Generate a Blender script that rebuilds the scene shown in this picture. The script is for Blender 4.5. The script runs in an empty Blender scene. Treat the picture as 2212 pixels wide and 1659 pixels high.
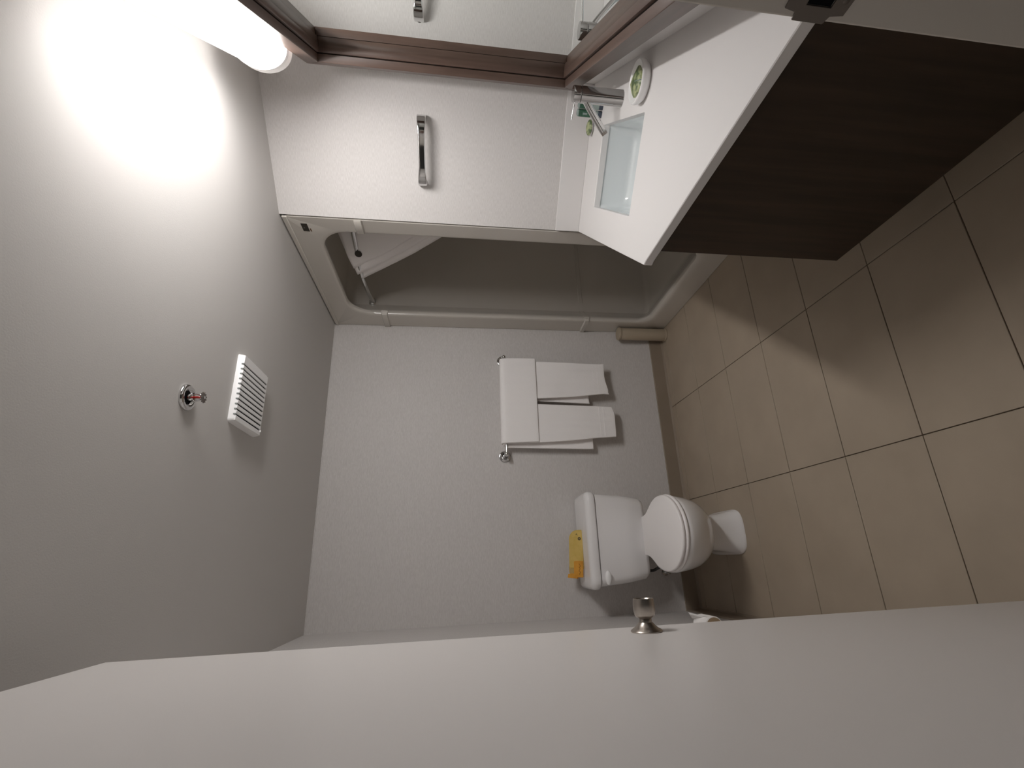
import bpy, bmesh, math, random
from math import sin, cos, pi, radians
from mathutils import Vector, Matrix, noise
from mathutils.geometry import tessellate_polygon

random.seed(3)
sc = bpy.context.scene
COL = sc.collection

# ------------------------------------------------------------------ camera
R = Vector((0.945, -0.327, 0.005)).normalized()
yaw, pitch, roll = 0.333594, -0.144606, 0.0053967
fwd = Vector((sin(yaw) * cos(pitch), cos(yaw) * cos(pitch), sin(pitch)))
r0 = Vector((cos(yaw), -sin(yaw), 0)); u0 = r0.cross(fwd)
rv = r0 * cos(roll) + u0 * sin(roll); uv = -r0 * sin(roll) + u0 * cos(roll)
cam = bpy.data.cameras.new('camera'); camo = bpy.data.objects.new('camera', cam); COL.objects.link(camo)
m = Matrix((-uv, rv, -fwd)).transposed().to_4x4()     # phone held sideways: picture right is world down
m.translation = Vector((0, 0, 1.4028))
camo.matrix_world = m
cam.sensor_fit = 'HORIZONTAL'; cam.sensor_width = 36.0
cam.lens = 1011.415 / 2212 * 36
cam.shift_x = -30.165 / 2212
cam.shift_y = 36.123 / 2212
cam.clip_start = 0.02
sc.camera = camo

# ------------------------------------------------------------------ world, exposure
w = bpy.data.worlds.new('world'); sc.world = w; w.use_nodes = True
w.node_tree.nodes['Background'].inputs[0].default_value = (1.0, 0.93, 0.85, 1)
w.node_tree.nodes['Background'].inputs[1].default_value = 0.02
sc.view_settings.view_transform = 'Standard'; sc.view_settings.look = 'None'
sc.view_settings.gamma = 1.0; sc.view_settings.use_curve_mapping = False
sc.view_settings.exposure = 0.13
sc.cycles.max_bounces = 24; sc.cycles.diffuse_bounces = 16; sc.cycles.glossy_bounces = 8
LAMP_COLOR = (1.0, 0.965, 0.95)
LAMP_POWER = 52.0

# ------------------------------------------------------------------ constants (metres)
H = 2.177; XL = -0.31; XT = 1.4737; YF = 2.791; YE = 0.315
S = Vector((1.4747, 1.7886, 0)); AW = 0.60; ZC = 0.841
M45 = Matrix.Translation(S) @ Matrix.Rotation(-pi / 4, 4, 'Z')      # local x along the partition, y away from camera

# ------------------------------------------------------------------ materials
def mat(name, color, rough=0.5, metal=0.0, spec=0.5, coat=0.0, emit=None, bump=None, var=None, subsurf=0.0, trans=0.0):
    """bump = (scale xyz, strength, distance); var = (scale xyz, second colour, low, high)"""
    mt = bpy.data.materials.new(name); mt.use_nodes = True
    nt = mt.node_tree; b = nt.nodes['Principled BSDF']
    b.inputs['Base Color'].default_value = (*color, 1)
    b.inputs['Roughness'].default_value = rough; b.inputs['Metallic'].default_value = metal
    b.inputs['Specular IOR Level'].default_value = spec
    b.inputs['Coat Weight'].default_value = coat
    b.inputs['Transmission Weight'].default_value = trans
    if emit:
        b.inputs['Emission Color'].default_value = (*emit[0], 1); b.inputs['Emission Strength'].default_value = emit[1]
    if bump or var:
        tc = nt.nodes.new('ShaderNodeTexCoord')
    def noi(scale, detail=4.0):
        mp = nt.nodes.new('ShaderNodeMapping'); mp.inputs['Scale'].default_value = scale
        nt.links.new(tc.outputs['Object'], mp.inputs['Vector'])
        n = nt.nodes.new('ShaderNodeTexNoise'); n.inputs['Scale'].default_value = 1.0; n.inputs['Detail'].default_value = detail
        nt.links.new(mp.outputs['Vector'], n.inputs['Vector']); return n
    if var:
        n = noi(var[0]); rp = nt.nodes.new('ShaderNodeValToRGB')
        rp.color_ramp.elements[0].position = var[2]; rp.color_ramp.elements[1].position = var[3]
        rp.color_ramp.elements[0].color = (*color, 1); rp.color_ramp.elements[1].color = (*var[1], 1)
        nt.links.new(n.outputs['Fac'], rp.inputs['Fac']); nt.links.new(rp.outputs['Color'], b.inputs['Base Color'])
    if bump:
        n = noi(bump[0]); bp = nt.nodes.new('ShaderNodeBump')
        bp.inputs['Strength'].default_value = bump[1]; bp.inputs['Distance'].default_value = bump[2]
        nt.links.new(n.outputs['Fac'], bp.inputs['Height']); nt.links.new(bp.outputs['Normal'], b.inputs['Normal'])
    return mt

PAPER = mat('wallpaper', (0.58, 0.56, 0.545), 0.55, spec=0.35, var=((60, 60, 480), (0.665, 0.645, 0.63), 0.35, 0.65), bump=((60, 60, 480), 0.22, 0.002))
CEIL = mat('ceiling_paint', (0.61, 0.595, 0.575), 0.9, spec=0.2, bump=((260, 260, 260), 0.11, 0.002))
TILE = mat('floor_tile', (0.36, 0.298, 0.228), 0.42, spec=0.4, var=((5, 5, 5), (0.40, 0.333, 0.256), 0.3, 0.7), bump=((150, 150, 150), 0.06, 0.001))
BASE = mat('base_tile', (0.27, 0.22, 0.165), 0.5, spec=0.4, var=((6, 6, 6), (0.30, 0.245, 0.19), 0.3, 0.7))
GROUT = mat('grout', (0.10, 0.072, 0.050), 0.9, spec=0.1)
DOORP = mat('door_paint', (0.70, 0.675, 0.655), 0.33, spec=0.45, bump=((180, 180, 180), 0.04, 0.001))
FRAMEP = mat('frame_paint', (0.68, 0.645, 0.59), 0.5)
SOLID = mat('solid_surface', (0.75, 0.735, 0.725), 0.42, spec=0.4)
BASIN = mat('basin_ceramic', (0.70, 0.745, 0.755), 0.10, spec=0.6, coat=0.3)
WOOD = mat('dark_laminate', (0.030, 0.019, 0.0115), 0.40, spec=0.3, var=((40, 40, 2.5), (0.052, 0.032, 0.020), 0.35, 0.7))
WALNUT_H = mat('walnut_rail', (0.090, 0.056, 0.043), 0.38, spec=0.45, var=((70, 5, 70), (0.122, 0.078, 0.060), 0.35, 0.7))
WALNUT_V = mat('walnut_stile', (0.090, 0.056, 0.043), 0.38, spec=0.45, var=((70, 70, 5), (0.122, 0.078, 0.060), 0.35, 0.7))
WALNUT = (WALNUT_H, WALNUT_V)
GROOVE = mat('frame_groove', (0.012, 0.008, 0.006), 0.9, spec=0.1)
MIRROR = mat('mirror_silver', (0.87, 0.91, 0.89), 0.01, metal=1.0)
CHROME = mat('chrome', (0.70, 0.70, 0.70), 0.07, metal=1.0)
STEEL = mat('brushed_nickel', (0.50, 0.455, 0.41), 0.30, metal=1.0)
PLATE = mat('strike_steel', (0.19, 0.165, 0.145), 0.45, metal=0.5)
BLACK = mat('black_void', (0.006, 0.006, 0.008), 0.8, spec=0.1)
GEL = mat('gelcoat', (0.60, 0.57, 0.52), 0.22, spec=0.5, bump=((20, 20, 20), 0.05, 0.002))
TERRY = mat('terry_cloth', (0.93, 0.91, 0.90), 0.95, spec=0.1, bump=((230, 230, 230), 0.3, 0.003))
BANDM = mat('towel_band', (0.93, 0.91, 0.90), 0.85, spec=0.15, bump=((200, 200, 200), 0.3, 0.002))
CURT = mat('curtain_cloth', (0.90, 0.87, 0.855), 0.85, spec=0.15, bump=((300, 300, 300), 0.2, 0.001))
PORC = mat('porcelain', (0.86, 0.85, 0.85), 0.12, spec=0.55, coat=0.2)
SEATP = mat('seat_plastic', (0.91, 0.885, 0.875), 0.28, spec=0.45)
WHITEP = mat('white_plastic', (0.93, 0.93, 0.93), 0.35)
YELLOW = mat('yellow_film', (0.60, 0.42, 0.10), 0.3, var=((30, 30, 30), (0.68, 0.50, 0.16), 0.3, 0.7))
AMBER = mat('amber_film', (0.50, 0.36, 0.14), 0.25)
ORANGE = mat('orange_film', (0.62, 0.27, 0.025), 0.3, var=((30, 30, 30), (0.72, 0.35, 0.05), 0.3, 0.7))
MARK = mat('brown_print', (0.12, 0.05, 0.015), 0.6)
DARKMARK = mat('black_print', (0.035, 0.028, 0.02), 0.6)
BEIGE = mat('beige_plastic', (0.40, 0.335, 0.25), 0.6, bump=((120, 120, 120), 0.3, 0.002))
PAPERW = mat('tissue_paper', (0.93, 0.91, 0.89), 0.95, spec=0.1)
CORESHADE = mat('core_and_end_shade', (0.42, 0.31, 0.20), 0.9, spec=0.1)
GREEN = mat('green_label', (0.025, 0.085, 0.05), 0.35, var=((90, 90, 90), (0.05, 0.14, 0.085), 0.35, 0.65))
PALEG = mat('pale_green_clear', (0.40, 0.50, 0.47), 0.15, spec=0.6, trans=0.35)
CAPB = mat('bottle_cap_blue', (0.05, 0.065, 0.09), 0.3)
LEAF = mat('leaf_print', (0.085, 0.13, 0.055), 0.4, var=((60, 60, 60), (0.42, 0.46, 0.25), 0.40, 0.60))
RED = mat('red_bulb', (0.28, 0.008, 0.006), 0.1, spec=0.6)
RUBBER = mat('dark_hose', (0.03, 0.027, 0.025), 0.5)
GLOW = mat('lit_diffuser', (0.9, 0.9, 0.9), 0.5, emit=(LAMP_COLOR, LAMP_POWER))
GLOWTOP = mat('dimmed_diffuser_top', (0.9, 0.9, 0.9), 0.5, emit=(LAMP_COLOR, LAMP_POWER * 0.07))
GLOWCAP = mat('lit_end_cap', (0.85, 0.83, 0.80), 0.4, emit=(LAMP_COLOR, 0.15))

# ------------------------------------------------------------------ helpers
def obj(name, bm, m, parent=None, smooth=False, mw=None, bevel=0, seg=2, angle=35, auto=None):
    bmesh.ops.recalc_face_normals(bm, faces=bm.faces[:])
    me = bpy.data.meshes.new(name); bm.to_mesh(me); bm.free()
    me.materials.append(m)
    o = bpy.data.objects.new(name, me); COL.objects.link(o)
    if parent: o.parent = parent
    if mw is not None: o.matrix_world = mw
    if smooth:
        for p in me.polygons: p.use_smooth = True
        if auto: me.set_sharp_from_angle(angle=radians(auto))
    if bevel:
        md = o.modifiers.new('bevel', 'BEVEL'); md.width = bevel; md.segments = seg; md.limit_method = 'ANGLE'; md.angle_limit = radians(angle)
        for p in me.polygons: p.use_smooth = True
        me.set_sharp_from_angle(angle=radians(60))
    return o
def thing(name, label, cat, loc=(0, 0, 0), rotz=0, group=None, mw=None):
    o = bpy.data.objects.new(name, None); COL.objects.link(o)
    o.empty_display_size = 0.05
    if mw is not None: o.matrix_world = mw
    else: o.location = loc; o.rotation_euler = (0, 0, rotz)
    o['label'] = label; o['category'] = cat; o['kind'] = 'thing'
    if group: o['group'] = group
    return o
def tag(o, label, cat, group=None):
    o['label'] = label; o['category'] = cat; o['kind'] = 'thing'
    if group: o['group'] = group
    return o
def struct(o, label=None):
    o['kind'] = 'structure'
    if label: o['label'] = label
    return o
def B(): return bmesh.new()
def box(bm, x0, x1, y0, y1, z0, z1):
    v = [bm.verts.new(p) for p in ((x0, y0, z0), (x1, y0, z0), (x1, y1, z0), (x0, y1, z0), (x0, y0, z1), (x1, y0, z1), (x1, y1, z1), (x0, y1, z1))]
    for f in ((0, 3, 2, 1), (4, 5, 6, 7), (0, 1, 5, 4), (1, 2, 6, 5), (2, 3, 7, 6), (3, 0, 4, 7)): bm.faces.new([v[i] for i in f])
    return bm
def prism(bm, pts, z0, z1, holes=()):
    """vertical prism over a polygon (list of xy), with optional holes"""
    loops = [list(pts)] + [list(h) for h in holes]
    tris = tessellate_polygon([[Vector((p[0], p[1], 0)) for p in l] for l in loops])
    flat = [p for l in loops for p in l]
    lo = [bm.verts.new((p[0], p[1], z0)) for p in flat]; hi = [bm.verts.new((p[0], p[1], z1)) for p in flat]
    for t in tris:
        bm.faces.new([hi[i] for i in t]); bm.faces.new([lo[i] for i in reversed(t)])
    k = 0
    for l in loops:
        n = len(l)
        for i in range(n):
            a, b = k + i, k + (i + 1) % n
            bm.faces.new((lo[a], lo[b], hi[b], hi[a]))
        k += n
    return bm
def loft(bm, rings, closed=True, cap0=False, cap1=False):
    vs = [[bm.verts.new(p) for p in r] for r in rings]
    n = len(rings[0])
    for a, b in zip(vs, vs[1:]):
        for i in range(n if closed else n - 1):
            j = (i + 1) % n
            bm.faces.new((a[i], a[j], b[j], b[i]))
    if cap0: bm.faces.new(vs[0][::-1])
    if cap1: bm.faces.new(vs[-1])
    return bm
def frame_to(axis):
    return Vector(axis).normalized().to_track_quat('Z', 'Y').to_matrix()
def lathe(bm, prof, at=(0, 0, 0), axis=(0, 0, 1), n=32, squash=(1, 1), caps=True):
    q = frame_to(axis); at = Vector(at); rings = []
    for r, d in prof:
        r = max(r, 1e-5)
        rings.append([at + q @ Vector((r * cos(2 * pi * i / n) * squash[0], r * sin(2 * pi * i / n) * squash[1], d)) for i in range(n)])
    return loft(bm, rings, True, caps, caps)
def tube(bm, pts, rad, n=12, caps=True):
    pts = [Vector(p) for p in pts]; N = len(pts)
    rad = rad if isinstance(rad, (list, tuple)) else [rad] * N
    rings = []; up = None
    for i in range(N):
        t = (pts[min(i + 1, N - 1)] - pts[max(i - 1, 0)]).normalized()
        if up is None:
            up = Vector((0, 0, 1)) if abs(t.z) < 0.9 else Vector((1, 0, 0))
        s = t.cross(up).normalized(); up = s.cross(t).normalized()
        rings.append([pts[i] + (s * cos(2 * pi * k / n) + up * sin(2 * pi * k / n)) * rad[i] for k in range(n)])
    return loft(bm, rings, True, caps, caps)
def bez(p0, p1, p2, p3, n=12):
    out = []
    for i in range(n + 1):
        t = i / n; s = 1 - t
        out.append(Vector(p0) * s**3 + 3 * Vector(p1) * s * s * t + 3 * Vector(p2) * s * t * t + Vector(p3) * t**3)
    return out
def smooth_path(pts, n=8):
    pts = [Vector(p) for p in pts]; out = []
    for i in range(len(pts) - 1):
        p0, p1, p2, p3 = pts[max(i - 1, 0)], pts[i], pts[i + 1], pts[min(i + 2, len(pts) - 1)]
        for k in range(n):
            t = k / n
            out.append(0.5 * ((2 * p1) + (p2 - p0) * t + (2 * p0 - 5 * p1 + 4 * p2 - p3) * t * t + (3 * p1 - p0 - 3 * p2 + p3) * t**3))
    out.append(pts[-1]); return out
def rrect(x0, x1, y0, y1, r, n=6):
    """rounded rectangle, counter-clockwise; r = radius or four radii (x0y0, x1y0, x1y1, x0y1)"""
    rs = r if isinstance(r, (list, tuple)) else [r] * 4
    out = []
    for (cx, cy, a0, q) in ((x0 + rs[0], y0 + rs[0], pi, rs[0]), (x1 - rs[1], y0 + rs[1], 1.5 * pi, rs[1]), (x1 - rs[2], y1 - rs[2], 0, rs[2]), (x0 + rs[3], y1 - rs[3], 0.5 * pi, rs[3])):
        for i in range(n + 1):
            a = a0 + i / n * pi / 2
            out.append((cx + q * cos(a), cy + q * sin(a)))
    return out

# ================================================================== SETTING
# floor with individual tiles
T = 0.3048; GX, GY = 0.9223, 0.8977
FX0, FX1, FY0, FY1 = XL, XT + 0.02, -0.45, YF
floor = struct(obj('floor', box(B(), FX0 - 0.1, 2.6, FY0, FY1 + 0.05, -0.06, -0.004), GROUT))
for i in range(-5, 8):
    for j in range(-3, 4):
        x0, x1 = GX + (j - 1) * 2 * T + 0.0013, GX + j * 2 * T - 0.0013
        y0, y1 = GY + i * T + 0.0013, GY + (i + 1) * T - 0.0013
        x0, x1, y0, y1 = max(x0, FX0), min(x1, FX1 + 0.35 if y1 < 1.8 else FX1), max(y0, FY0), min(y1, FY1)
        if x1 - x0 < 0.02 or y1 - y0 < 0.02: continue
        cx, cy = (x0 + x1) / 2, (y0 + y1) / 2
        t = obj('tile', box(B(), x0, x1, y0, y1, -0.006, 0.0), TILE, floor, bevel=0.0012, seg=1)
struct(obj('ceiling', box(B(), XL - 0.1, 2.6, -0.45, YF + 0.1, H, H + 0.06), CEIL))
struct(obj('wall_far', box(B(), XL - 0.1, 2.6, YF, YF + 0.08, 0, H), PAPER))
def wall_local(name, L, t, h, mw, z0=0.0):
    return struct(obj(name, box(B(), 0, L, 0, t, z0, h), PAPER, mw=mw))
wall_local('wall_left', YF + 0.0 - YE, 0.08, H, Matrix.Translation((XL, YE, 0)) @ Matrix.Rotation(pi / 2, 4, 'Z'))
# angled partition carrying the grab bar (its footprint tapers to the shower front)
struct(obj('wall_partition', prism(B(), [(0, 0), (AW, 0), (AW, 0.06), (0.0085, 0.0085)], 0, H), PAPER, mw=M45))
# mirror wall, square to the partition, running back towards the doorway
struct(obj('wall_mirror', box(B(), AW, AW + 0.08, -1.60, 0.06, 0, H), PAPER, mw=M45))
# entry wall pieces
struct(obj('wall_entry', box(B(), 0.66, 1.2, 0.19, YE, 0, H), PAPER))
struct(obj('wall_entry_left', box(B(), XL - 0.08, -0.25, 0.19, YE, 0, H), PAPER))
struct(obj('wall_entry_header', box(B(), -0.25, 0.66, 0.19, YE, 2.10, H), PAPER))
# door frame
jamb = struct(obj('trim_1', box(B(), 0.60, 0.66, 0.175, 0.33, 0, 2.06), FRAMEP, bevel=0.003), 'painted strike jamb of the doorway')
struct(obj('trim_2', box(B(), -0.25, -0.191, 0.15, 0.285, 0, 2.06), FRAMEP, bevel=0.003))
struct(obj('trim_3', box(B(), -0.25, 0.66, 0.175, 0.33, 2.06, 2.10), FRAMEP, bevel=0.003))
# strike plate: plate with lip, bolt hole and screw
sp = B()
def yz_plate(bm, pts, x0, x1, holes=()):
    loops = [list(pts)] + [list(h) for h in holes]
    tris = tessellate_polygon([[Vector((p[0], p[1], 0)) for p in l] for l in loops])
    flat = [p for l in loops for p in l]
    lo = [bm.verts.new((x0, p[0], p[1])) for p in flat]; hi = [bm.verts.new((x1, p[0], p[1])) for p in flat]
    for t in tris: bm.faces.new([hi[i] for i in t]); bm.faces.new([lo[i] for i in reversed(t)])
    k = 0
    for l in loops:
        n = len(l)
        for i in range(n):
            a, b = k + i, k + (i + 1) % n
            bm.faces.new((lo[a], lo[b], hi[b], hi[a]))
        k += n
    return bm
yz_plate(sp, [(0.270, 0.949), (0.320, 0.951), (0.3225, 0.967), (0.331, 0.970), (0.331, 1.011), (0.3225, 1.012), (0.320, 1.027), (0.270, 1.029)], 0.5975, 0.600,
         [[(0.285, 0.972), (0.3135, 0.972), (0.3135, 1.004), (0.285, 1.004)]])
plate = obj('strike_plate', sp, PLATE, jamb, bevel=0.0006, seg=1)
plate['label'] = 'steel strike plate'
obj('bolt_hole', box(B(), 0.5992, 0.600, 0.286, 0.313, 0.973, 1.003), BLACK, plate)
scr = obj('screw', lathe(B(), [(0.0, 0.0006), (0.0032, 0.0004), (0.0042, -0.0004)], (0.5974, 0.305, 0.9595), (-1, 0, 0), 16), PLATE, plate, smooth=True)
obj('screw', lathe(B(), [(0.0, 0.0006), (0.0032, 0.0004), (0.0042, -0.0004)], (0.5974, 0.305, 1.0185), (-1, 0, 0), 16), PLATE, plate, smooth=True)
# base tiles
def base_strip(name, L, h, t, mw):
    bm = B()
    # coved section extruded along local x (y outwards)
    sec = [(0, 0.0), (-t - 0.010, 0.0), (-t - 0.004, 0.004), (-t, 0.012), (-t, h - 0.002), (-t + 0.002, h), (0, h)]
    loft(bm, [[(x, y, z) for (y, z) in sec] for x in (0, L)], True, True, True)
    return struct(obj(name, bm, BASE, mw=mw))
base_strip('baseboard_far', XT - XL, 0.094, 0.009, Matrix.Translation((XL, YF, 0)))
base_strip('baseboard_left', YF - YE - 0.03, 0.094, 0.009, Matrix.Translation((XL, YE + 0.02, 0)) @ Matrix.Rotation(pi / 2, 4, 'Z'))
cl = B(); box(cl, XL, XT, YF - 0.0035, YF, H - 0.004, H)
struct(obj('trim_4', cl, PAPER))

# open door (hinged on the left jamb, standing square into the room)
DX = -0.1426; DY1 = 1.065; DZ = 2.04
door = struct(obj('door_1', box(B(), DX - 0.042, DX, 0.290, DY1, 0.012, DZ), DOORP, bevel=0.002), 'open pale painted door seen edge-on at the left of the doorway')
kz, ky = 1.0285, 0.988
kn = obj('door_knob', lathe(B(), [(0.0115, 0.024), (0.0125, 0.0250), (0.0175, 0.0268), (0.0202, 0.031), (0.0216, 0.039), (0.0216, 0.048), (0.0210, 0.055), (0.0200, 0.0610), (0.0187, 0.0614), (0.0168, 0.0570), (0.010, 0.0545), (0.0, 0.054)], (DX, ky, kz), (1, 0, 0), 40), STEEL, door, smooth=True, auto=50)
kn['label'] = 'brushed metal tulip door knob'
obj('rosette', lathe(B(), [(0.0, 0), (0.0305, 0), (0.0312, 0.0018), (0.029, 0.0045), (0.0235, 0.0075), (0.0190, 0.0115), (0.0155, 0.0155), (0.0140, 0.0175), (0.0, 0.0176)], (DX, ky, kz), (1, 0, 0), 40), STEEL, kn, smooth=True, auto=50)
obj('neck', lathe(B(), [(0.0105, 0.017), (0.0125, 0.0176), (0.0125, 0.0238), (0.0105, 0.0255)], (DX, ky, kz), (1, 0, 0), 32), STEEL, kn, smooth=True, auto=50)
obj('latch_plate', box(B(), DX - 0.034, DX - 0.010, DY1 - 0.0005, DY1 + 0.0012, kz - 0.028, kz + 0.028), STEEL, door)

# ================================================================== SHOWER STALL
stall = thing('shower_stall', 'beige one-piece moulded shower stall with rounded opening beside the far wall', 'shower', (XT, 2.29, 0))
def L(o):    # keep world coordinates under an unrotated parent
    return Matrix.Translation(o)
SX = XT
def ring(y0, y1, z0, z1, r, x):
    rr = r if isinstance(r, (list, tuple)) else [r] * 4
    return [(x - XT, p[0] - 2.29, p[1]) for p in rrect(y0, y1, z0, z1, rr, 10)]
rings = [
    ring(1.797, 2.789, 0.0, 2.168, 0.002, XT + 0.03),
    ring(1.797, 2.789, 0.0, 2.168, 0.002, XT + 0.003),
    ring(1.800, 2.786, 0.003, 2.165, 0.004, XT),
    ring(1.872, 2.662, 0.110, 2.062, (0.085, 0.085, 0.15, 0.15), XT - 0.001),
    ring(1.880, 2.653, 0.128, 2.053, (0.085, 0.085, 0.145, 0.145), XT - 0.0005),
    ring(1.886, 2.646, 0.143, 2.047, (0.085, 0.085, 0.14, 0.14), XT + 0.003),
    ring(1.889, 2.642, 0.152, 2.044, (0.085, 0.085, 0.14, 0.14), XT + 0.011),
    ring(1.889, 2.643, 0.153, 2.044, (0.085, 0.085, 0.14, 0.14), XT + 0.022),
    ring(1.885, 2.651, 0.149, 2.047, (0.085, 0.085, 0.13, 0.13), XT + 0.034),
    ring(1.879, 2.664, 0.142, 2.053, (0.075, 0.075, 0.12, 0.12), XT + 0.047),
    ring(1.832, 2.7555, 0.092, 2.102, (0.03, 0.03, 0.06, 0.06), XT + 0.130),
    ring(1.828, 2.757, 0.088, 2.105, (0.03, 0.03, 0.06, 0.06), XT + 0.134),
    ring(1.828, 2.757, 0.070, 2.105, (0.03, 0.03, 0.06, 0.06), XT + 0.20),
    ring(1.828, 2.757, 0.060, 2.105, (0.035, 0.035, 0.06, 0.06), XT + 0.36),
    ring(1.828, 2.757, 0.060, 2.105, (0.035, 0.035, 0.06, 0.06), XT + 0.76),
    ring(1.85, 2.735, 0.080, 2.08, (0.03, 0.03, 0.05, 0.05), XT + 0.80)]
bm = B(); loft(bm, rings, True, False, True)
obj('shell', bm, GEL, stall, smooth=True, auto=32)
# raised seam bands running round post and end wall
def rib(z, hh, d, last=99):
    far_ = [(-0.001, 0.497), (-0.004, 0.494), (-0.0045, 0.400), (-0.0045, 0.366), (0.000, 0.354), (0.010, 0.3495), (0.022, 0.350), (0.034, 0.361), (0.047, 0.374), (0.130, 0.4655), (0.20, 0.467), (0.36, 0.467), (0.72, 0.467)]
    near_ = [(-0.001, -0.493), (-0.004, -0.490), (-0.0045, -0.450), (-0.0045, -0.414), (0.000, -0.406), (0.010, -0.401), (0.022, -0.401), (0.034, -0.405), (0.047, -0.411), (0.130, -0.458), (0.20, -0.462), (0.72, -0.462)]
    for s, prof in ((1, far_), (-1, near_)):
        bm = B(); P = [Vector(p) for p in prof[:last]]; secs = []
        for i, p in enumerate(P):
            t = (P[min(i + 1, len(P) - 1)] - P[max(i - 1, 0)]).normalized()
            nr = Vector((t.y, -t.x)) * s * -1
            if nr.x > 0.2: nr = -nr
            if abs(nr.x) <= 0.2: nr = Vector((0, -s))
            q0 = p - nr * 0.004; q1 = p + nr * d
            secs.append([(q0.x, q0.y, z - hh / 2), (q1.x, q1.y, z - hh / 2 + 0.005), (q1.x, q1.y, z + hh / 2 - 0.005), (q0.x, q0.y, z + hh / 2)])
        loft(bm, secs, True, True, True)
        obj('seam_band', bm, GEL, stall, smooth=True, auto=35)
rib(0.567, 0.034, 0.006)
rib(1.852, 0.040, 0.006, 9)
# top lip against ceiling
obj('top_lip', box(B(), -0.006, 0.012, -0.493, 0.498, 2.150, 2.171), GEL, stall, bevel=0.003)
obj('back_wall_ledge', box(B(), 0.74, 0.80, -0.44, 0.45, 0.555, 0.585), GEL, stall, bevel=0.004)
stick = obj('sticker', box(B(), -0.0016, 0, -0.449, -0.398, 2.078, 2.105), DARKMARK, stall)
stick['label'] = 'small black label high on the stall post'
bm = B()
for k in range(5):
    a = 0.5 + k * 0.5
    pts = [(-0.421 + 0.010 * cos(a) * t, 2.0915 + 0.009 * sin(a) * t) for t in (0.2, 1)]
    yz_plate(bm, [(pts[0][0] - 0.0012, pts[0][1]), (pts[1][0], pts[1][1]), (pts[0][0] + 0.0012, pts[0][1])], -0.0021, -0.0016)
obj('emblem', bm, mat('label_grey', (0.10, 0.095, 0.085), 0.6), stick)
obj('label_line', box(B(), -0.0014, 0, -0.418, -0.398, 2.069, 2.0735), MARK, stick)

# curved shower rod
rod = thing('shower_rod', 'curved chrome shower rod across the stall opening', 'rod', (1.60, 2.4, 1.95))
o = Vector((1.60, 2.4, 1.95))
rp = smooth_path([(1.622, 2.757, 1.945), (1.590, 2.60, 1.945), (1.574, 2.45, 1.945), (1.578, 2.34, 1.945), (1.612, 2.23, 1.945), (1.648, 2.12, 1.945), (1.672, 2.00, 1.945), (1.690, 1.832, 1.945)], 8)
obj('bar', tube(B(), [p - o for p in rp], 0.0125, 16), CHROME, rod, smooth=True)
for yy, xx, s in ((2.757, 1.622, -1), (1.8285, 1.690, 1)):
    bm = B()
    sec = rrect(-0.026, 0.026, -0.021, 0.021, 0.015, 6)
    loft(bm, [[(xx - o.x + p[0] * k, yy - o.y + s * d, p[1] * k) for p in sec] for k, d in ((1, 0.0), (1.0, 0.008), (0.9, 0.013), (0.62, 0.018), (0.6, 0.034), (0.5, 0.036))], True, True, True)
    obj('flange', bm, CHROME, rod, smooth=True, auto=50)

# shower curtain bunched to the near end of the rod, folded in layers and tucked away
def lerp(a, b, t): return a + (b - a) * t
bm = B(); passes = 6; nz = 44; path = []
for k in range(passes):
    for i in range(15):
        path.append((k, i / 14))
def reach_at(z):
    pts = [(2.06, 2.425), (1.955, 2.388), (1.735, 2.287), (1.568, 2.204), (1.405, 2.124), (1.20, 2.03), (0.80, 1.95)]
    for (z0, y0), (z1, y1) in zip(pts, pts[1:]):
        if z >= z1: return lerp(y0, y1, (z0 - z) / (z0 - z1))
    return 1.95
grid = []
for j in range(nz + 1):
    t = (j / nz) ** 1.15
    row = []
    for (k, s) in path:
        q = s if k % 2 == 0 else 1 - s
        e1 = max(0, min(1, (s - 0.80) / 0.20)); e0 = max(0, min(1, (0.20 - s) / 0.20))
        lay = k + 0.5 * (0.5 - 0.5 * cos(pi * e1)) - 0.5 * (0.5 - 0.5 * cos(pi * e0))
        z0 = lerp(2.030, 0.95, t)
        far_y = reach_at(z0 - 0.06 * (1 - t)) + 0.042 * (k // 2) - 0.084
        near = lerp(2.02, 1.88, t)
        y = lerp(near, far_y, q)
        z = z0 - 0.075 * (1 - t) * max(0, (y - 2.10) / 0.29) + 0.013 * (k // 2) * (1 - t) * lerp(1.0, -0.3, max(0, min(1, (y - 2.10) / 0.28)))
        x = 1.629 - 0.45 * (y - 2.168) + 0.28 * max(0, 2.225 - y) + 0.0068 * lay
        x += 0.0035 * sin(7 * q + 2.5 * t + 1.7 * k) + 0.004 * noise.noise((y * 14, k * 3.1, z * 5))
        row.append(bm.verts.new((x, y, z)))
    grid.append(row)
for a, b in zip(grid, grid[1:]):
    for i in range(len(a) - 1): bm.faces.new((a[i], a[i + 1], b[i + 1], b[i]))
curt = tag(obj('shower_curtain', bm, CURT, smooth=True), 'white shower curtain folded and tucked to one side of the shower opening', 'curtain')
sd = curt.modifiers.new('thick', 'SOLIDIFY'); sd.thickness = 0.003
hb = B(); lathe(hb, [(0.0, 0.0), (0.0180, 0.0), (0.0190, 0.001), (0.0190, 0.002), (0.0, 0.0022)], (1.6005, 2.221, 1.936), (-1, -0.45, 0), 28)
hole = obj('ring_hole', hb, DARKMARK, curt, smooth=True, auto=40)
hole['label'] = 'dark ring opening where the rod passes'

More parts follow.
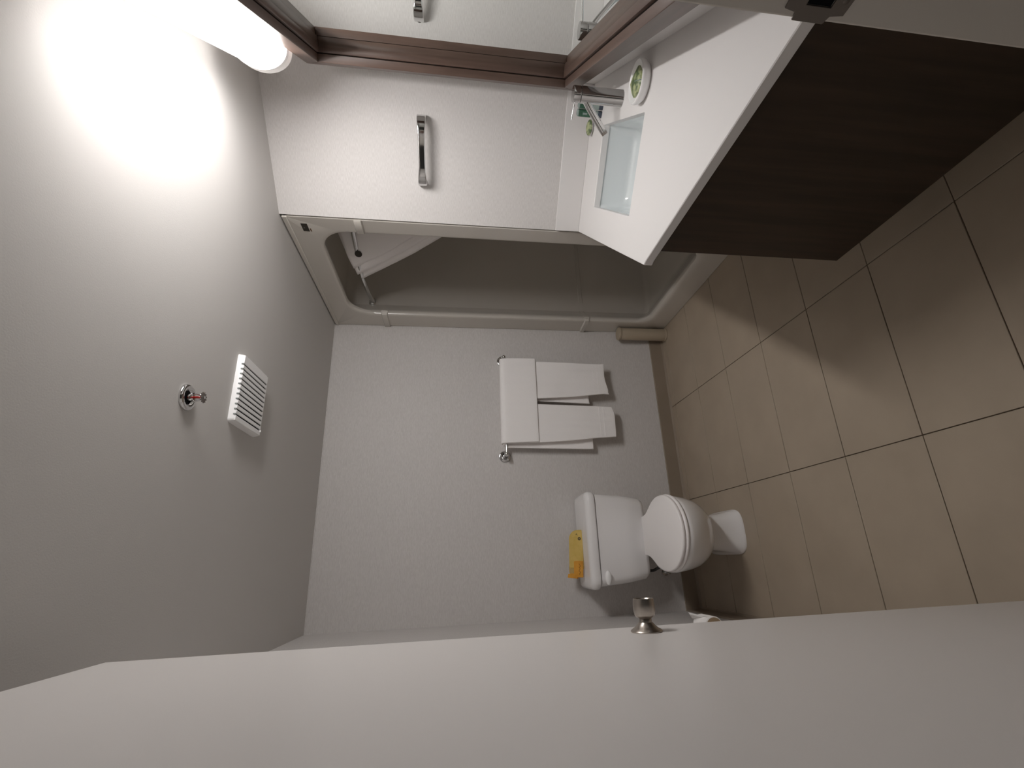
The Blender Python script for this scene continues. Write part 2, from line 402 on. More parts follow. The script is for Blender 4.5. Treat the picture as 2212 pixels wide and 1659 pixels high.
# ================================================================== VANITY
counter = thing('vanity', 'angled vanity with off-white countertop, rectangular sink and dark wood apron', 'vanity', mw=M45)
hole_r = rrect(0.124, 0.422, -0.690, -0.233, 0.006, 3)
top = obj('countertop', prism(B(), [(0, 0), (AW - 0.001, 0), (AW - 0.001, -1.495), (0.567, -1.485), (0.012, -0.901), (0.0, -0.895)][::-1], ZC - 0.027, ZC, [hole_r]), SOLID, counter, bevel=0.002, seg=1)
obj('backsplash', box(B(), 0.0, AW - 0.013, -0.0125, -0.0005, ZC, 0.9515), SOLID, counter, bevel=0.0015, seg=1)
obj('backsplash', box(B(), AW - 0.0125, AW - 0.0005, -1.47, -0.0005, ZC, 0.9515), SOLID, counter, bevel=0.0015, seg=1)
bm = B(); rg = []
for (ins, z, r) in ((-0.012, ZC - 0.0272, 0.014), (-0.004, ZC - 0.0272, 0.014), (-0.003, ZC - 0.032, 0.016), (0.0, ZC - 0.05, 0.02), (0.006, ZC - 0.115, 0.03), (0.018, ZC - 0.138, 0.034), (0.04, ZC - 0.147, 0.034), (0.10, ZC - 0.152, 0.02)):
    rg.append([(p[0], p[1], z) for p in rrect(0.124 + ins, 0.422 - ins, -0.690 + ins, -0.233 - ins, r, 5)])
loft(bm, rg, True, False, True)
basin = obj('sink_basin', bm, BASIN, counter, smooth=True, auto=60)
obj('drain', lathe(B(), [(0.0, 0.003), (0.012, 0.003), (0.014, 0.001), (0.021, 0.001), (0.022, 0.0)], (0.273, -0.461, ZC - 0.1515), (0, 0, 1), 24), CHROME, basin, smooth=True, auto=40)
# dark apron panel below the front edge
PA = M45.inverted()
bm = box(B(), 0.882, 0.902, 0.40, 1.138, 0.183, ZC - 0.0275); bm.transform(PA)
ap = obj('apron_panel', bm, WOOD, counter, bevel=0.0015, seg=1); ap['label'] = 'dark wood apron panel'

# faucet
FA, FB = 0.487, -0.432
fau = thing('faucet', 'chrome single-lever faucet with angled spout behind the sink', 'faucet', mw=M45 @ Matrix.Translation((FA, FB, ZC)))
obj('body', lathe(B(), [(0, 0), (0.0275, 0), (0.0275, 0.003), (0.0268, 0.004), (0.0262, 0.146), (0.0255, 0.148), (0, 0.148)], n=40), CHROME, fau, smooth=True, auto=40)
obj('cap', lathe(B(), [(0, 0.1495), (0.0245, 0.1495), (0.0258, 0.151), (0.0258, 0.173), (0.0245, 0.1755), (0, 0.176)], n=40), CHROME, fau, smooth=True, auto=40)
spout = obj('spout', tube(B(), [(-0.010, 0, 0.128), (-0.022, 0, 0.122), (-0.040, 0, 0.109), (-0.105, 0, 0.052)], [0.0135, 0.0135, 0.0122, 0.0118], 20), CHROME, fau, smooth=True, auto=50)
obj('aerator', tube(B(), [(-0.1045, 0, 0.0524), (-0.1125, 0, 0.0454)], 0.0108, 20), STEEL, spout, smooth=True, auto=50)
obj('lever', tube(B(), [(-0.020, 0, 0.166), (-0.030, 0, 0.1665), (-0.078, 0, 0.172)], 0.0032, 10), CHROME, fau, smooth=True, auto=50)

# soap dish with wrapped soap
sd_ = thing('soap_dish', 'white oval soap dish on the countertop behind the faucet', 'dish', mw=M45 @ Matrix.Translation((0.503, -0.652, ZC)))
obj('bowl', lathe(B(), [(0, 0), (0.044, 0), (0.052, 0.004), (0.0585, 0.013), (0.0605, 0.023), (0.0600, 0.029), (0.0575, 0.031), (0.0545, 0.029), (0.048, 0.017), (0.036, 0.012), (0, 0.011)], n=48), WHITEP, sd_, smooth=True, auto=60)
obj('foot_ring', lathe(B(), [(0, 0), (0.049, 0), (0.051, 0.002), (0.051, 0.0035), (0, 0.0045)], n=40), SOLID, sd_, smooth=True, auto=50)
soap = thing('wrapped_soap', 'leaf-print wrapped soap lying in the white soap dish', 'soap', mw=M45 @ Matrix.Translation((0.503, -0.650, ZC + 0.0125)) @ Matrix.Rotation(radians(8), 4, 'X'))
bm = B()
dia = [(-0.044, 0.004), (-0.022, -0.026), (0.004, -0.041), (0.030, -0.018), (0.044, -0.002), (0.020, 0.026), (-0.004, 0.040), (-0.030, 0.020)]
loft(bm, [[(p[0] * k, p[1] * k, z) for p in dia] for k, z in ((0.70, 0.003), (0.92, 0.008), (1.0, 0.013), (0.92, 0.018), (0.4, 0.022))], True, True, True)
obj('wrapper', bm, LEAF, soap, bevel=0.002, seg=1)
obj('seal_strip', box(B(), -0.001, 0.0015, -0.036, 0.0, 0.0165, 0.0224), PALEG, soap)

# small amenity bottles and packet
def bottle(a, b_, rot, label):
    t = thing('amenity_bottle', label, 'bottle', mw=M45 @ Matrix.Translation((a, b_, ZC)) @ Matrix.Rotation(rot, 4, 'Z'), group='small bottles behind the faucet')
    sec = rrect(-0.0125, 0.0125, -0.009, 0.009, 0.005, 4)
    bm = B(); loft(bm, [[(p[0] * k, p[1] * k, z) for p in sec] for k, z in ((0.94, 0.016), (1, 0.020), (1, 0.095), (0.96, 0.099), (0.6, 0.101))], True, True, True)
    obj('bottle_body', bm, PALEG, t, smooth=True, auto=50)
    bm = B(); loft(bm, [[(p[0] * 1.03, p[1] * 1.04, z) for p in sec] for z in (0.046, 0.094)], True, True, True)
    lb = obj('label_band', bm, GREEN, t, smooth=True, auto=50)
    obj('label_mark', box(B(), -0.0035, 0.0035, -0.0099, -0.0094, 0.060, 0.078), PALEG, lb)
    bm = B(); loft(bm, [[(p[0] * k, p[1] * k, z) for p in sec] for k, z in ((0.9, 0), (0.95, 0.002), (0.95, 0.014), (0.9, 0.016))], True, True, True)
    obj('bottle_cap', bm, CAPB, t, smooth=True, auto=50)
    return t
bottle(0.489, -0.188, radians(-20), 'small green-labelled bottle close behind the faucet body')
bottle(0.462, -0.180, radians(-20), 'small green-labelled bottle showing beside the faucet spout')
pk = thing('soap_packet', 'leaf-print oval packet leaning on the backsplash under the spout', 'packet', mw=M45 @ Matrix.Translation((0.424, -0.084, ZC)) @ Matrix.Rotation(radians(24), 4, 'X'))
bm = B(); ov = [(0.030 * cos(2 * pi * i / 24), 0.021 + 0.021 * sin(2 * pi * i / 24)) for i in range(24)]
loft(bm, [[(p[0] * k, 0.021 + (p[1] - 0.021) * k, z) for p in ov] for k, z in ((0.8, 0.0), (1, 0.003), (1, 0.009), (0.8, 0.013))], True, True, True)
obj('wrapper', bm, LEAF, pk, smooth=True, auto=50)
bm = B(); loft(bm, [[(p[0] * k - 0.0, 0.021 + (p[1] - 0.021) * k, z) for p in ov] for k, z in ((1.05, 0.004), (1.07, 0.006), (1.05, 0.008))], True, True, True)
obj('clear_edge', bm, mat('lilac_film', (0.50, 0.46, 0.50), 0.3), pk, smooth=True, auto=50)

# ================================================================== MIRROR
mir = thing('wall_mirror', 'large wall mirror in a deep walnut brown frame above the vanity', 'mirror', mw=M45)
MB0, MB1, MZ0, MZ1 = -1.34, -0.226, 0.968, 1.934
AF, FW = 0.525, 0.050
def rail(corners_out, corners_in, a0, a1, name, m, parent, bv=0.0015):
    bm = B()
    q = [corners_out[0], corners_out[1], corners_in[1], corners_in[0]]
    lo = [bm.verts.new((a0, p[0], p[1])) for p in q]; hi = [bm.verts.new((a1, p[0], p[1])) for p in q]
    bm.faces.new(lo); bm.faces.new(hi[::-1])
    for i in range(4): bm.faces.new((lo[i], lo[(i + 1) % 4], hi[(i + 1) % 4], hi[i]))
    return obj(name, bm, m, parent, bevel=bv, seg=1)
def frame_ring(i0, i1, a0, a1, name, m, parents=None, bv=0.0015):
    out = []
    O = [(MB0 + i0, MZ0 + i0), (MB1 - i0, MZ0 + i0), (MB1 - i0, MZ1 - i0), (MB0 + i0, MZ1 - i0)]
    I = [(MB0 + i1, MZ0 + i1), (MB1 - i1, MZ0 + i1), (MB1 - i1, MZ1 - i1), (MB0 + i1, MZ1 - i1)]
    for k in range(4):
        out.append(rail((O[k], O[(k + 1) % 4]), (I[k], I[(k + 1) % 4]), a0, a1, name, m[k % 2] if isinstance(m, tuple) else m, parents[k] if parents else mir, bv))
    return out
rails = frame_ring(0, FW, AF, AW - 0.0005, 'frame_rail', WALNUT)
frame_ring(FW - 0.002, FW + 0.0005, 0.5495, 0.5525, 'groove', GROOVE, rails, 0)
frame_ring(FW - 0.002, FW + 0.009, 0.5525, 0.583, 'inner_lip', WALNUT, rails, 0.001)
gl = obj('glass', box(B(), 0.5745, 0.580, MB0 + FW, MB1 - FW, MZ0 + FW, MZ1 - FW), MIRROR, mir)

# ================================================================== LAMP
LZ = 2.030; LB0, LB1 = -1.10, -0.400
lamp = thing('vanity_light', 'lit half-cylinder white vanity light mounted above the mirror', 'light', mw=M45 @ Matrix.Translation((AW, 0, LZ)))
LBK = 0.062                                              # metal base holds the diffuser off the wall
def half(r, y, n=24, ax=0.80, base=LBK):
    return [(-base, y, -r)] + [(-(base + ax * r * sin(pi * i / n)), y, -r * cos(pi * i / n)) for i in range(1, n)] + [(-base, y, r)]
obj('base_box', box(B(), -LBK, -0.0005, LB0 + 0.02, LB1 - 0.01, -0.060, 0.060), WHITEP, lamp, bevel=0.003, seg=1)
hp = half(0.077, 0.0)                                     # upper part of the lens is dimmed only to keep the ceiling less bright
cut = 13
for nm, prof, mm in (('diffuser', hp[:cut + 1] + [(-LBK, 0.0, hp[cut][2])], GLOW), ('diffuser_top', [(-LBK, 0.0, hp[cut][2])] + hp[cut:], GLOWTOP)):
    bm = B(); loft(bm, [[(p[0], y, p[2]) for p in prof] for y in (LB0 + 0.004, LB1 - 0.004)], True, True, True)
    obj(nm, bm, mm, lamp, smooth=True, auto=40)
for y0, y1, r_ in ((LB1 - 0.002, LB1 + 0.004, 0.085), (LB1 + 0.040, LB1 + 0.046, 0.088), (LB0 - 0.005, LB0, 0.086)):
    bm = B()
    loft(bm, [half(r_ - 0.0015, y0), half(r_, y0 + 0.001), half(r_, y1 - 0.001), half(r_ - 0.0015, y1)], True, True, True)
    obj('end_cap', bm, GLOWCAP, lamp, smooth=True, auto=40)
bm = B(); loft(bm, [half(0.078, LB1 + 0.003), half(0.078, LB1 + 0.0405)], True, True, True)
obj('end_spacer', bm, GLOWCAP, lamp, smooth=True, auto=40)

# ================================================================== GRAB BAR
gb = thing('grab_handle', 'chrome arched grab handle on the partition wall', 'handle', mw=M45 @ Matrix.Translation((0.286, 0, 1.558)))
arch = smooth_path([(-0.128, 0.0, 0), (-0.128, -0.018, 0), (-0.123, -0.036, 0), (-0.106, -0.050, 0), (-0.075, -0.056, 0), (-0.03, -0.057, 0), (0.03, -0.057, 0), (0.075, -0.056, 0), (0.106, -0.050, 0), (0.123, -0.036, 0), (0.128, -0.018, 0), (0.128, 0.0, 0)], 5)
bm = B(); rg = []
for i, p in enumerate(arch):
    t = (arch[min(i + 1, len(arch) - 1)] - arch[max(i - 1, 0)]).normalized()
    nr = Vector((t.y, -t.x, 0))
    k = min(1.0, abs(p.x) / 0.128); hw = lerp(0.0145, 0.0195, max(0, (k - 0.35) / 0.65) ** 1.5)
    th = lerp(0.0075, 0.0065, k)
    sec = rrect(-th, th, -hw, hw, 0.0045, 3)
    rg.append([p + nr * s[0] + Vector((0, 0, s[1])) for s in sec])
loft(bm, rg, True, True, True)
obj('grip', bm, CHROME, gb, smooth=True, auto=50)
for s in (-1, 1):
    obj('wall_mount', lathe(B(), [(0, 0), (0.0175, 0), (0.0175, 0.002), (0.0165, 0.003), (0, 0.003)], (s * 0.119, 0, 0), (0, -1, 0), 28), CHROME, gb, smooth=True, auto=40)

# ================================================================== TOWEL RAIL AND TOWELS
ry, rz = YF - 0.070, 1.113
rail_t = thing('towel_rail', 'chrome towel rail on the far wall holding white towels', 'towel rail', (0.92, YF, rz))
obj('bar', tube(B(), [(-0.315, -0.070, 0), (0.315, -0.070, 0)], 0.0065, 14), CHROME, rail_t, smooth=True, auto=40)
for s in (-1, 1):
    ro = obj('rosette', lathe(B(), [(0, 0), (0.036, 0), (0.0365, 0.003), (0.034, 0.007), (0.029, 0.008), (0.026, 0.012), (0.020, 0.015), (0.018, 0.014), (0, 0.014)], (s * 0.315, 0, 0.004), (0, -1, 0), 36), CHROME, rail_t, smooth=True, auto=45)
    obj('post', lathe(B(), [(0.014, 0.013), (0.010, 0.020), (0.008, 0.034), (0.0085, 0.052), (0.012, 0.060), (0.0135, 0.070), (0.012, 0.080), (0.006, 0.085), (0, 0.086)], (s * 0.315, 0, 0.002), (0, -1, 0), 24), CHROME, ro, smooth=True, auto=60)
def drape(name, edges_front, edges_back, r, label, seed, cat='towel', group=None, th=0.010, nu=26, wob=0.005, hem=lambda t: 0.0):
    """edges_front: list of (z, x_left, x_right) from top to hem; edges_back likewise"""
    bm = B(); rows = []
    sec = []
    for (z, xl, xr) in reversed(edges_back): sec.append((ry + r, z, xl, xr))
    n = 8
    tb, tf = edges_back[0], edges_front[0]
    for i in range(1, n):
        a = pi * i / n
        k = i / n
        sec.append((ry + r * cos(a), rz + r * sin(a), lerp(tb[1], tf[1], k), lerp(tb[2], tf[2], k)))
    for (z, xl, xr) in edges_front: sec.append((ry - r, z, xl, xr))
    dense = []
    for a, b in zip(sec, sec[1:]):
        m_ = max(1, int(abs(a[1] - b[1]) / 0.018))
        for k in range(m_): dense.append(tuple(lerp(a[q], b[q], k / m_) for q in range(4)))
    dense.append(sec[-1])
    for (y, z, xl, xr) in dense:
        row = []
        drop = max(0, rz - z)
        for i in range(nu + 1):
            t = i / nu
            x = lerp(xl, xr, t)
            wv = wob * noise.noise((x * 9 + seed, z * 5, seed * 2.3)) * min(1, drop * 6) + 0.45 * wob * noise.noise((x * 35 + seed, z * 3, seed))
            side = -1 if y < ry else 1
            row.append(bm.verts.new((x, y + side * wv - (0.010 * drop if y < ry else 0), z + (0.004 * noise.noise((x * 14, seed, z * 2)) + hem(t) * (1 if y < ry else 0.3)) * min(1, drop * 1.6))))
        rows.append(row)
    for a, b in zip(rows, rows[1:]):
        for i in range(nu): bm.faces.new((a[i], a[i + 1], b[i + 1], b[i]))
    o_ = obj(name, bm, TERRY, smooth=True)
    s_ = o_.modifiers.new('thick', 'SOLIDIFY'); s_.thickness = th; s_.offset = 0
    bv = o_.modifiers.new('round', 'BEVEL'); bv.width = 0.0042; bv.segments = 3; bv.angle_limit = radians(50)
    tag(o_, label, cat, group); return o_
G = 'white towels on the towel rail'
def band(parent, z0, z1, xl0, xr0, xl1, xr1, y, seed):
    bm = B(); nx = 24; rows = []
    for j in range(3):
        t = j / 2; z = lerp(z0, z1, t); row = []
        for i in range(nx + 1):
            x = lerp(lerp(xl0, xl1, t), lerp(xr0, xr1, t), i / nx); drop = rz - z
            wv = 0.005 * noise.noise((x * 9 + seed, z * 5, seed * 2.3)) * min(1, drop * 6) + 0.00225 * noise.noise((x * 35 + seed, z * 3, seed))
            row.append(bm.verts.new((x, y - wv - 0.010 * drop, z)))
        rows.append(row)
    for a, b in zip(rows, rows[1:]):
        for i in range(nx): bm.faces.new((a[i], a[i + 1], b[i + 1], b[i]))
    o_ = obj('woven_band', bm, BANDM, parent)
    s_ = o_.modifiers.new('thick', 'SOLIDIFY'); s_.thickness = 0.0010; s_.offset = 0
t1 = drape('hand_towel', [(rz, 0.957, 1.205), (0.91, 0.951, 1.203), (0.70, 0.962, 1.196), (0.56, 0.976, 1.191), (0.50, 0.983, 1.190), (0.463, 0.981, 1.192)],
           [(rz, 0.948, 1.19), (0.90, 0.944, 1.18), (0.575, 0.928, 1.15)], 0.014, 'white hand towel hanging nearer the shower on the towel rail', 1.7, group=G, hem=lambda t: -0.022 * max(0, 1 - t / 0.45) ** 1.3 + 0.008 * max(0, 1 - abs(t - 0.05) / 0.08) + 0.004)
t2 = drape('hand_towel', [(rz, 0.668, 0.918), (0.91, 0.670, 0.915), (0.70, 0.682, 0.908), (0.55, 0.696, 0.903), (0.433, 0.703, 0.898)],
           [(rz, 0.648, 0.90), (0.90, 0.642, 0.89), (0.573, 0.634, 0.86)], 0.014, 'white hand towel hanging nearer the toilet on the towel rail', 5.2, group=G, hem=lambda t: 0.012 * max(0, (t - 0.8) / 0.2) - 0.004 * sin(3 * t))
for t_, z, a_, b_, sd_n in ((t1, 0.545, 0.977, 1.191, 1.7), (t2, 0.530, 0.698, 0.902, 5.2)):
    band(t_, z, z - 0.010, a_ + 0.006, b_ - 0.006, a_ + 0.007, b_ - 0.006, ry - 0.0196, sd_n)
    band(t_, z - 0.026, z - 0.036, a_ + 0.009, b_ - 0.006, a_ + 0.010, b_ - 0.006, ry - 0.0196, sd_n)
t3 = drape('bath_towel', [(rz, 0.668, 1.216), (1.02, 0.670, 1.218), (0.918, 0.674, 1.218)],
           [(rz, 0.668, 1.216), (1.02, 0.668, 1.214), (0.93, 0.67, 1.21)], 0.027, 'white towel folded short across both hand towels on the rail', 9.1, th=0.009, nu=50, wob=0.003, group=G)

# ================================================================== TOILET
TX = 0.097
toi = thing('toilet', 'white two-piece toilet with closed lid against the far wall', 'toilet', (TX, 2.3, 0))
def sup(cx, cy, hx, hyf, hyb, n=40, e=2.0, eb=None):
    """egg outline: half width hx, reach hyf to the front (-y), hyb to the back"""
    out = []
    for i in range(n):
        a = 2 * pi * i / n
        c_, s_ = cos(a), sin(a)
        ee = e if s_ < 0 else (eb or e)
        x = hx * math.copysign(abs(c_) ** (2 / ee), c_); y = (hyf if s_ < 0 else hyb) * math.copysign(abs(s_) ** (2 / ee), s_)
        out.append((cx + x, cy + y))
    return out
O = Vector((TX, 2.3, 0))
def rg_(pts, z): return [(p[0], p[1], z) for p in pts]
# local coords: y relative to 2.3 ; front is -y
bm = B()
rings = []
for z, cy, hx, hf, hb, e, eb in ((0.0, 0.02, 0.110, 0.104, 0.30, 3.2, 4), (0.009, 0.02, 0.110, 0.104, 0.30, 3.2, 4), (0.016, 0.02, 0.103, 0.097, 0.30, 3.0, 4), (0.08, 0.02, 0.092, 0.086, 0.30, 2.8, 4), (0.135, 0.02, 0.086, 0.080, 0.30, 2.6, 4), (0.156, 0.02, 0.090, 0.086, 0.30, 2.5, 4), (0.172, 0.015, 0.101, 0.108, 0.295, 2.4, 4),
                                (0.195, 0.0, 0.121, 0.138, 0.285, 2.2, 3.5), (0.235, -0.015, 0.146, 0.178, 0.27, 2.1, 3.3), (0.28, -0.035, 0.163, 0.205, 0.25, 2.1, 3.2), (0.33, -0.055, 0.172, 0.220, 0.24, 2.1, 3), (0.375, -0.07, 0.177, 0.227, 0.24, 2.1, 2.8), (0.392, -0.07, 0.178, 0.228, 0.24, 2.1, 2.8), (0.398, -0.07, 0.174, 0.224, 0.237, 2.1, 2.8)):
    rings.append(rg_(sup(0, cy, hx, hf, hb, 48, e, eb), z))
loft(bm, rings, True, True, True)
obj('bowl', bm, PORC, toi, smooth=True, auto=60)
# deck joining bowl and tank
obj('deck', box(B(), -0.105, 0.105, 0.12, 0.45, 0.30, 0.385), PORC, toi, bevel=0.03, seg=4)
def slab(outline, z0, z1, rnd, m_, name, tilt=0.0):
    bm = B(); cx = 0; cy = sum(p[1] for p in outline) / len(outline)
    R_ = []
    for k, z in ((1 - rnd * 0.9, z0), (1 - rnd * 0.25, z0 + (z1 - z0) * 0.12), (1, z0 + (z1 - z0) * 0.35), (1, z0 + (z1 - z0) * 0.65), (1 - rnd * 0.25, z0 + (z1 - z0) * 0.9), (1 - rnd * 0.9, z1)):
        R_.append([(p[0] * k, cy + (p[1] - cy) * k, z - tilt * (p[1] - 0.15)) for p in outline])
    loft(bm, R_, True, True, True)
    return obj(name, bm, m_, toi, smooth=True, auto=50)
SXO = 0.004
half_s = smooth_path([(0.178, -0.105, 0), (0.1745, -0.055, 0), (0.158, 0.000, 0), (0.132, 0.050, 0), (0.110, 0.092, 0), (0.101, 0.128, 0), (0.099, 0.150, 0), (0.090, 0.160, 0), (0.0, 0.161, 0)], 3)
front = [(0.178 * cos(a_), -0.105 + 0.200 * sin(a_)) for a_ in [pi + pi * i / 28 for i in range(1, 28)]]
seat_o = front + [(p.x, p.y) for p in half_s] + [(-p.x, p.y) for p in half_s[::-1][1:]]
seat_o = [(x + SXO, y) for x, y in seat_o]
slab(seat_o, 0.399, 0.414, 0.03, SEATP, 'seat')
slab([(p[0] * 0.985, p[1] * 0.985 - 0.0015) for p in seat_o], 0.4165, 0.433, 0.035, SEATP, 'seat_lid')
for s in (-1, 1):
    obj('hinge', lathe(B(), [(0, -0.02), (0.010, -0.02), (0.011, -0.017), (0.011, 0.017), (0.010, 0.02), (0, 0.02)], (s * 0.068, 0.158, 0.414), (1, 0, 0), 18), WHITEP, toi, smooth=True, auto=50)
# tank: wider at top, rounded front corners
bm = B(); R_ = []
for z, hx, yf, r in ((0.372, 0.185, 0.262, 0.035), (0.378, 0.200, 0.248, 0.04), (0.40, 0.216, 0.240, 0.045), (0.50, 0.230, 0.234, 0.045), (0.655, 0.243, 0.228, 0.045)):
    R_.append([(p[0], p[1], z) for p in rrect(-hx, hx, yf, 0.468, (r, r, 0.012, 0.012), 6)])
loft(bm, R_, True, True, True)
obj('tank', bm, PORC, toi, smooth=True, auto=60)
bm = B(); R_ = []
for z, g, r in ((0.658, -0.004, 0.04), (0.661, 0.004, 0.048), (0.668, 0.008, 0.05), (0.690, 0.008, 0.05), (0.702, 0.003, 0.048), (0.709, -0.010, 0.042), (0.711, -0.03, 0.03)):
    R_.append([(p[0], p[1], z) for p in rrect(-0.247 - g, 0.247 + g, 0.224 - g, 0.474, (r, r, 0.014, 0.014), 6)])
loft(bm, R_, True, True, True)
obj('tank_lid', bm, PORC, toi, smooth=True, auto=60)
bm = B(); lv = [(0.036 * cos(2 * pi * i / 28), 0.016 * sin(2 * pi * i / 28)) for i in range(28)]
loft(bm, [[(-0.196 + p[0] * k, y, 0.626 + p[1] * k) for p in lv] for k, y in ((0.9, 0.214), (1, 0.210), (1, 0.203), (0.8, 0.197), (0.4, 0.194))], True, True, True)
fl = obj('flush_lever', bm, WHITEP, toi, smooth=True, auto=50)
obj('lever_stem', lathe(B(), [(0, 0), (0.009, 0), (0.009, 0.014), (0, 0.014)], (-0.206, 0.231, 0.626), (0, -1, 0), 16), WHITEP, fl, smooth=True, auto=50)
obj('supply_hose', tube(B(), smooth_path([(-0.17, 0.34, 0.375), (-0.175, 0.33, 0.33), (-0.155, 0.30, 0.29), (-0.17, 0.36, 0.22), (-0.19, 0.44, 0.19), (-0.19, 0.486, 0.19)], 6), 0.008, 10), RUBBER, toi, smooth=True)
obj('shutoff_valve', lathe(B(), [(0, 0), (0.022, 0), (0.022, 0.003), (0.010, 0.005), (0.010, 0.04), (0.014, 0.042), (0.014, 0.055), (0, 0.056)], (-0.19, 0.489, 0.19), (0, -1, 0), 20), CHROME, toi, smooth=True, auto=45)

# yellow pouch on the tank lid, leaning on the wall
po = thing('yellow_pouch', 'yellow pouch with orange end leaning on the toilet tank lid', 'pouch', mw=Matrix.Translation((0.024, 2.655, 0.711)) @ Matrix.Rotation(radians(3), 4, 'Y') @ Matrix.Rotation(radians(-38), 4, 'X'))
def puff(outline, y0, y1, name, m_, parent, wob=0.002):
    bm = B(); cx = sum(p[0] for p in outline) / len(outline); cz = sum(p[1] for p in outline) / len(outline); R_ = []
    for k, y in ((0.965, y0), (1, y0 + (y1 - y0) * 0.3), (1, y0 + (y1 - y0) * 0.6), (0.96, y1)):
        R_.append([(cx + (p[0] - cx) * k, y + wob * noise.noise((p[0] * 40, p[1] * 40, y * 30)), cz + (p[1] - cz) * k) for p in outline])
    loft(bm, R_, True, True, True)
    return obj(name, bm, m_, parent, smooth=True, auto=50)
puff(rrect(-0.078, 0.130, 0.0, 0.086, (0.004, 0.004, 0.048, 0.012), 6), -0.004, 0.012, 'pouch_body', YELLOW, po)
puff(rrect(-0.110, -0.060, 0.030, 0.088, (0.01, 0.004, 0.004, 0.02), 5), -0.002, 0.010, 'clear_flap', AMBER, po)
op = puff(rrect(-0.122, -0.036, 0.0, 0.054, (0.004, 0.003, 0.006, 0.004), 3), -0.012, -0.003, 'orange_end', ORANGE, po, 0.001)
puff([(-0.128, 0.034), (-0.112, 0.034), (-0.100, 0.060), (-0.104, 0.090), (-0.124, 0.094)], -0.011, 0.004, 'orange_tip', ORANGE, po, 0.001)
bm = B()
pts = [(-0.108 + 0.0065 * i, -0.0128, 0.018 + 0.0045 * sin(i * 2.4) + 0.0018 * sin(i * 5.1)) for i in range(10)]
tube(bm, smooth_path(pts, 3), 0.0008, 6)
obj('printed_script', bm, MARK, op)
d_ = obj('printed_dot', lathe(B(), [(0.0035, -0.0003), (0.0085, -0.0003), (0.0085, 0.0007), (0.0035, 0.0007)], (0.082, -0.0055, 0.020), (0, -1, 0), 20, caps=False), DARKMARK, po)
bm = B(); tube(bm, [(0.100, -0.0058, 0.030), (0.107, -0.0058, 0.036), (0.112, -0.0058, 0.037)], 0.0009, 6); tube(bm, [(0.107, -0.0058, 0.036), (0.104, -0.0058, 0.041)], 0.0009, 6)
obj('printed_mark', bm, DARKMARK, po)

# ================================================================== SMALL THINGS
ca = thing('slim_bin', 'slim beige cylinder standing on the floor beside the shower stall', 'bin', (1.424, 2.722, 0))
obj('bin_body', lathe(B(), [(0, 0.006), (0.041, 0.006), (0.041, 0.322), (0.040, 0.324), (0, 0.324)], n=36), BEIGE, ca, smooth=True, auto=50)
obj('foot_ring', lathe(B(), [(0, 0), (0.043, 0), (0.044, 0.003), (0.044, 0.010), (0.042, 0.012), (0, 0.012)], n=36), BEIGE, ca, smooth=True, auto=50)
obj('bin_lid', lathe(B(), [(0, 0.320), (0.0425, 0.320), (0.0435, 0.322), (0.0435, 0.334), (0.042, 0.337), (0, 0.338)], n=36), BEIGE, ca, smooth=True, auto=50)

tpr = thing('toilet_roll', 'white toilet paper roll with folded tip on the left wall behind the door', 'toilet paper', (-0.270, 1.935, 0.412))
obj('paper', lathe(B(), [(0.018, -0.052), (0.034, -0.052), (0.0365, -0.050), (0.0365, 0.050), (0.034, 0.052), (0.018, 0.052)], (0, 0, 0), (0, 1, 0), 40), PAPERW, tpr, smooth=True, auto=45)
obj('core_and_shaded_end', lathe(B(), [(0.0, -0.0525), (0.0325, -0.0525), (0.0325, -0.0515), (0.019, -0.0510), (0.019, 0.0535), (0, 0.0535)], (0, 0, 0), (0, 1, 0), 28), CORESHADE, tpr, smooth=True, auto=45)  # core tube; wide near disc is white paper end with its shade painted tan
bm = B()
V_ = [bm.verts.new(p) for p in ((0.030, 0.050, 0.0225), (0.0335, -0.040, 0.0165), (0.020, 0.050, 0.0325), (0.0345, -0.020, 0.0190), (0.0475, 0.022, 0.064), (0.022, 0.052, 0.040))]
bm.faces.new((V_[0], V_[1], V_[3])); bm.faces.new((V_[0], V_[3], V_[2])); bm.faces.new((V_[2], V_[3], V_[4])); bm.faces.new((V_[2], V_[4], V_[5]))
tip = obj('folded_tip', bm, PAPERW, tpr, smooth=True)
tip.modifiers.new('thick', 'SOLIDIFY').thickness = 0.001
ho = thing('roll_holder', 'chrome toilet roll holder on the left wall beside the toilet', 'holder', (XL, 1.935, 0.412))
for s in (-1, 1):
    obj('arm', tube(B(), [(0, s * 0.066, 0), (0.052, s * 0.066, 0)], 0.006, 12), CHROME, ho, smooth=True, auto=45)
obj('spindle', tube(B(), [(0.040, -0.066, 0), (0.040, 0.066, 0)], 0.006, 12), CHROME, ho, smooth=True, auto=45)

# ceiling fan grille
ve = thing('ceiling_vent', 'white slotted exhaust fan grille on the ceiling', 'vent', (0.618, 1.758, H))
VX, VY, VT = 0.124, 0.108, 0.022
bm = B(); n_s = 11; pitch_s = 0.0186; x_first = -n_s / 2 * pitch_s
rim = rrect(-VX, VX, -VY, VY, 0.012, 5)
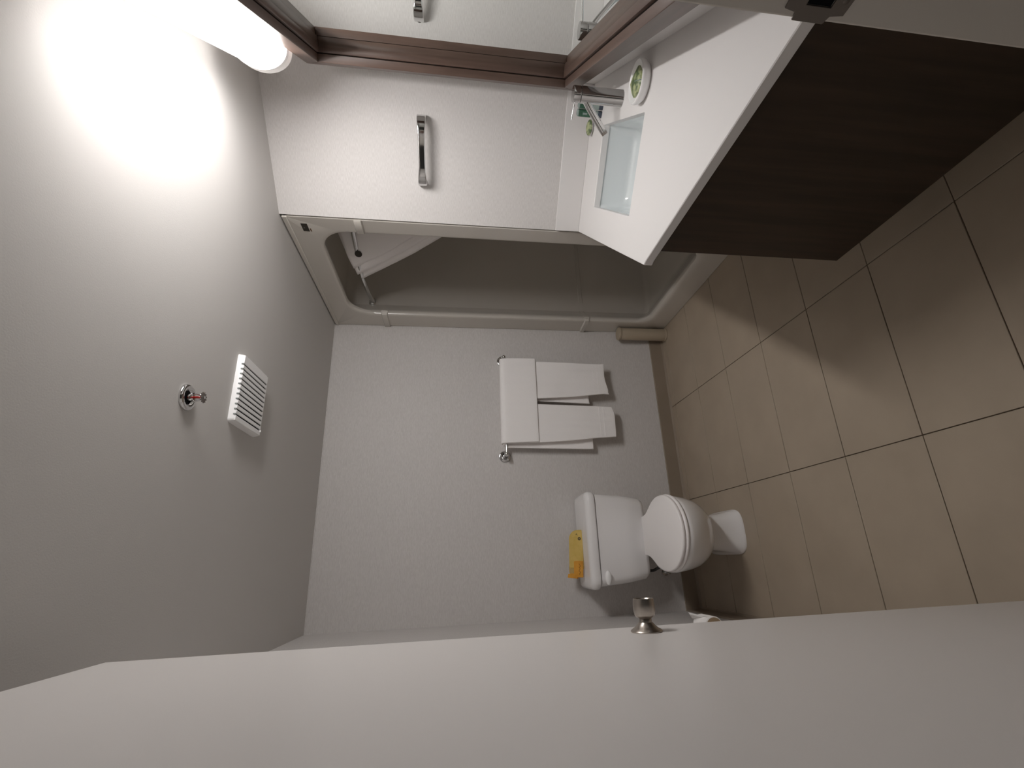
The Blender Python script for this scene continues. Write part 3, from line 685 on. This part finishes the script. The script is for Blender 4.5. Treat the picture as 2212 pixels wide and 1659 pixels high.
# side rim, tapered outwards to the ceiling
bm = B(); loft(bm, [[(p[0] * 1.02, p[1] * 1.03, 0) for p in rim], [(p[0] * 1.01, p[1] * 1.02, -0.012) for p in rim], [(p[0], p[1], -VT + 0.004) for p in rim], [(p[0] * 0.985, p[1] * 0.985, -VT) for p in rim], [(p[0] * 0.94, p[1] * 0.94, -VT + 0.001) for p in rim]], True)
obj('rim', bm, WHITEP, ve, smooth=True, auto=50)
sw = 0.0058
xs = [(-VX * 0.97, x_first - 0.0)]
for i in range(n_s): 
    a = x_first + i * pitch_s + sw; xs.append((a, a + pitch_s - sw))
xs[-1] = (xs[-1][0], VX * 0.97)
for a, b in xs:
    obj('slat', box(B(), a, b, -VY * 0.985, VY * 0.985, -VT - 0.0008, -VT + 0.004), WHITEP, ve, bevel=0.001, seg=1)
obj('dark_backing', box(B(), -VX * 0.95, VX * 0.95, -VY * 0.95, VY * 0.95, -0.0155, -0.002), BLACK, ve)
# notches where the slots wrap over the near rim
for i in range(n_s):
    a = x_first + i * pitch_s
    obj('slot_notch', box(B(), a + 0.0005, a + sw, -VY * 1.012, -VY * 0.975, -VT - 0.0002, -0.0125), mat_notch if 'mat_notch' in globals() else globals().setdefault('mat_notch', mat('notch_grey', (0.22, 0.24, 0.23), 0.5)), ve)
obj('catch_tab', box(B(), VX * -0.86, VX * -0.80, VY * 0.93, VY * 0.985, -VT - 0.004, -VT), WHITEP, ve)

# sprinkler head
spk = thing('sprinkler_head', 'chrome fire sprinkler with red bulb on the ceiling', 'sprinkler', (0.487, 1.392, H))
obj('escutcheon', lathe(B(), [(0.0, 0.001), (0.0385, 0.0), (0.039, 0.003), (0.0375, 0.0075), (0.033, 0.0105), (0.027, 0.0100), (0.023, 0.0075), (0.020, 0.003), (0.0, 0.002)], (0, 0, 0), (0, 0, -1), 44), CHROME, spk, smooth=True, auto=50)
obj('cup', lathe(B(), [(0.0195, 0.0032), (0.0195, 0.0048), (0.0, 0.0048)], (0, 0, 0), (0, 0, -1), 28), BLACK, spk, smooth=True, auto=50)
obj('hub', lathe(B(), [(0.0, 0.004), (0.011, 0.004), (0.011, 0.012), (0.007, 0.015), (0.0, 0.016)], (0, 0, 0), (0, 0, -1), 24), CHROME, spk, smooth=True, auto=50)
for s in (-1, 1):
    obj('frame_arm', tube(B(), [(s * 0.0095, 0, -0.010), (s * 0.0115, 0, -0.024), (s * 0.0085, 0, -0.036), (s * 0.002, 0, -0.043)], 0.0028, 10), CHROME, spk, smooth=True)
obj('glass_bulb', tube(B(), [(0, 0, -0.014), (0, 0, -0.020), (0, 0, -0.034), (0, 0, -0.041)], [0.002, 0.0034, 0.0034, 0.002], 14), RED, spk, smooth=True)
bm = B(); star = []
for i in range(44):
    rr = 0.0165 if i % 4 < 2 else 0.0125
    star.append((rr * cos(2 * pi * i / 44), rr * sin(2 * pi * i / 44)))
prism(bm, star, -0.0475, -0.0455)
df = obj('deflector', bm, mat('dark_bronze', (0.20, 0.175, 0.16), 0.4, metal=0.8), spk)
obj('deflector_nut', lathe(B(), [(0, 0.041), (0.0045, 0.041), (0.0045, 0.050), (0, 0.051)], (0, 0, 0), (0, 0, -1), 16), CHROME, spk, smooth=True, auto=45)
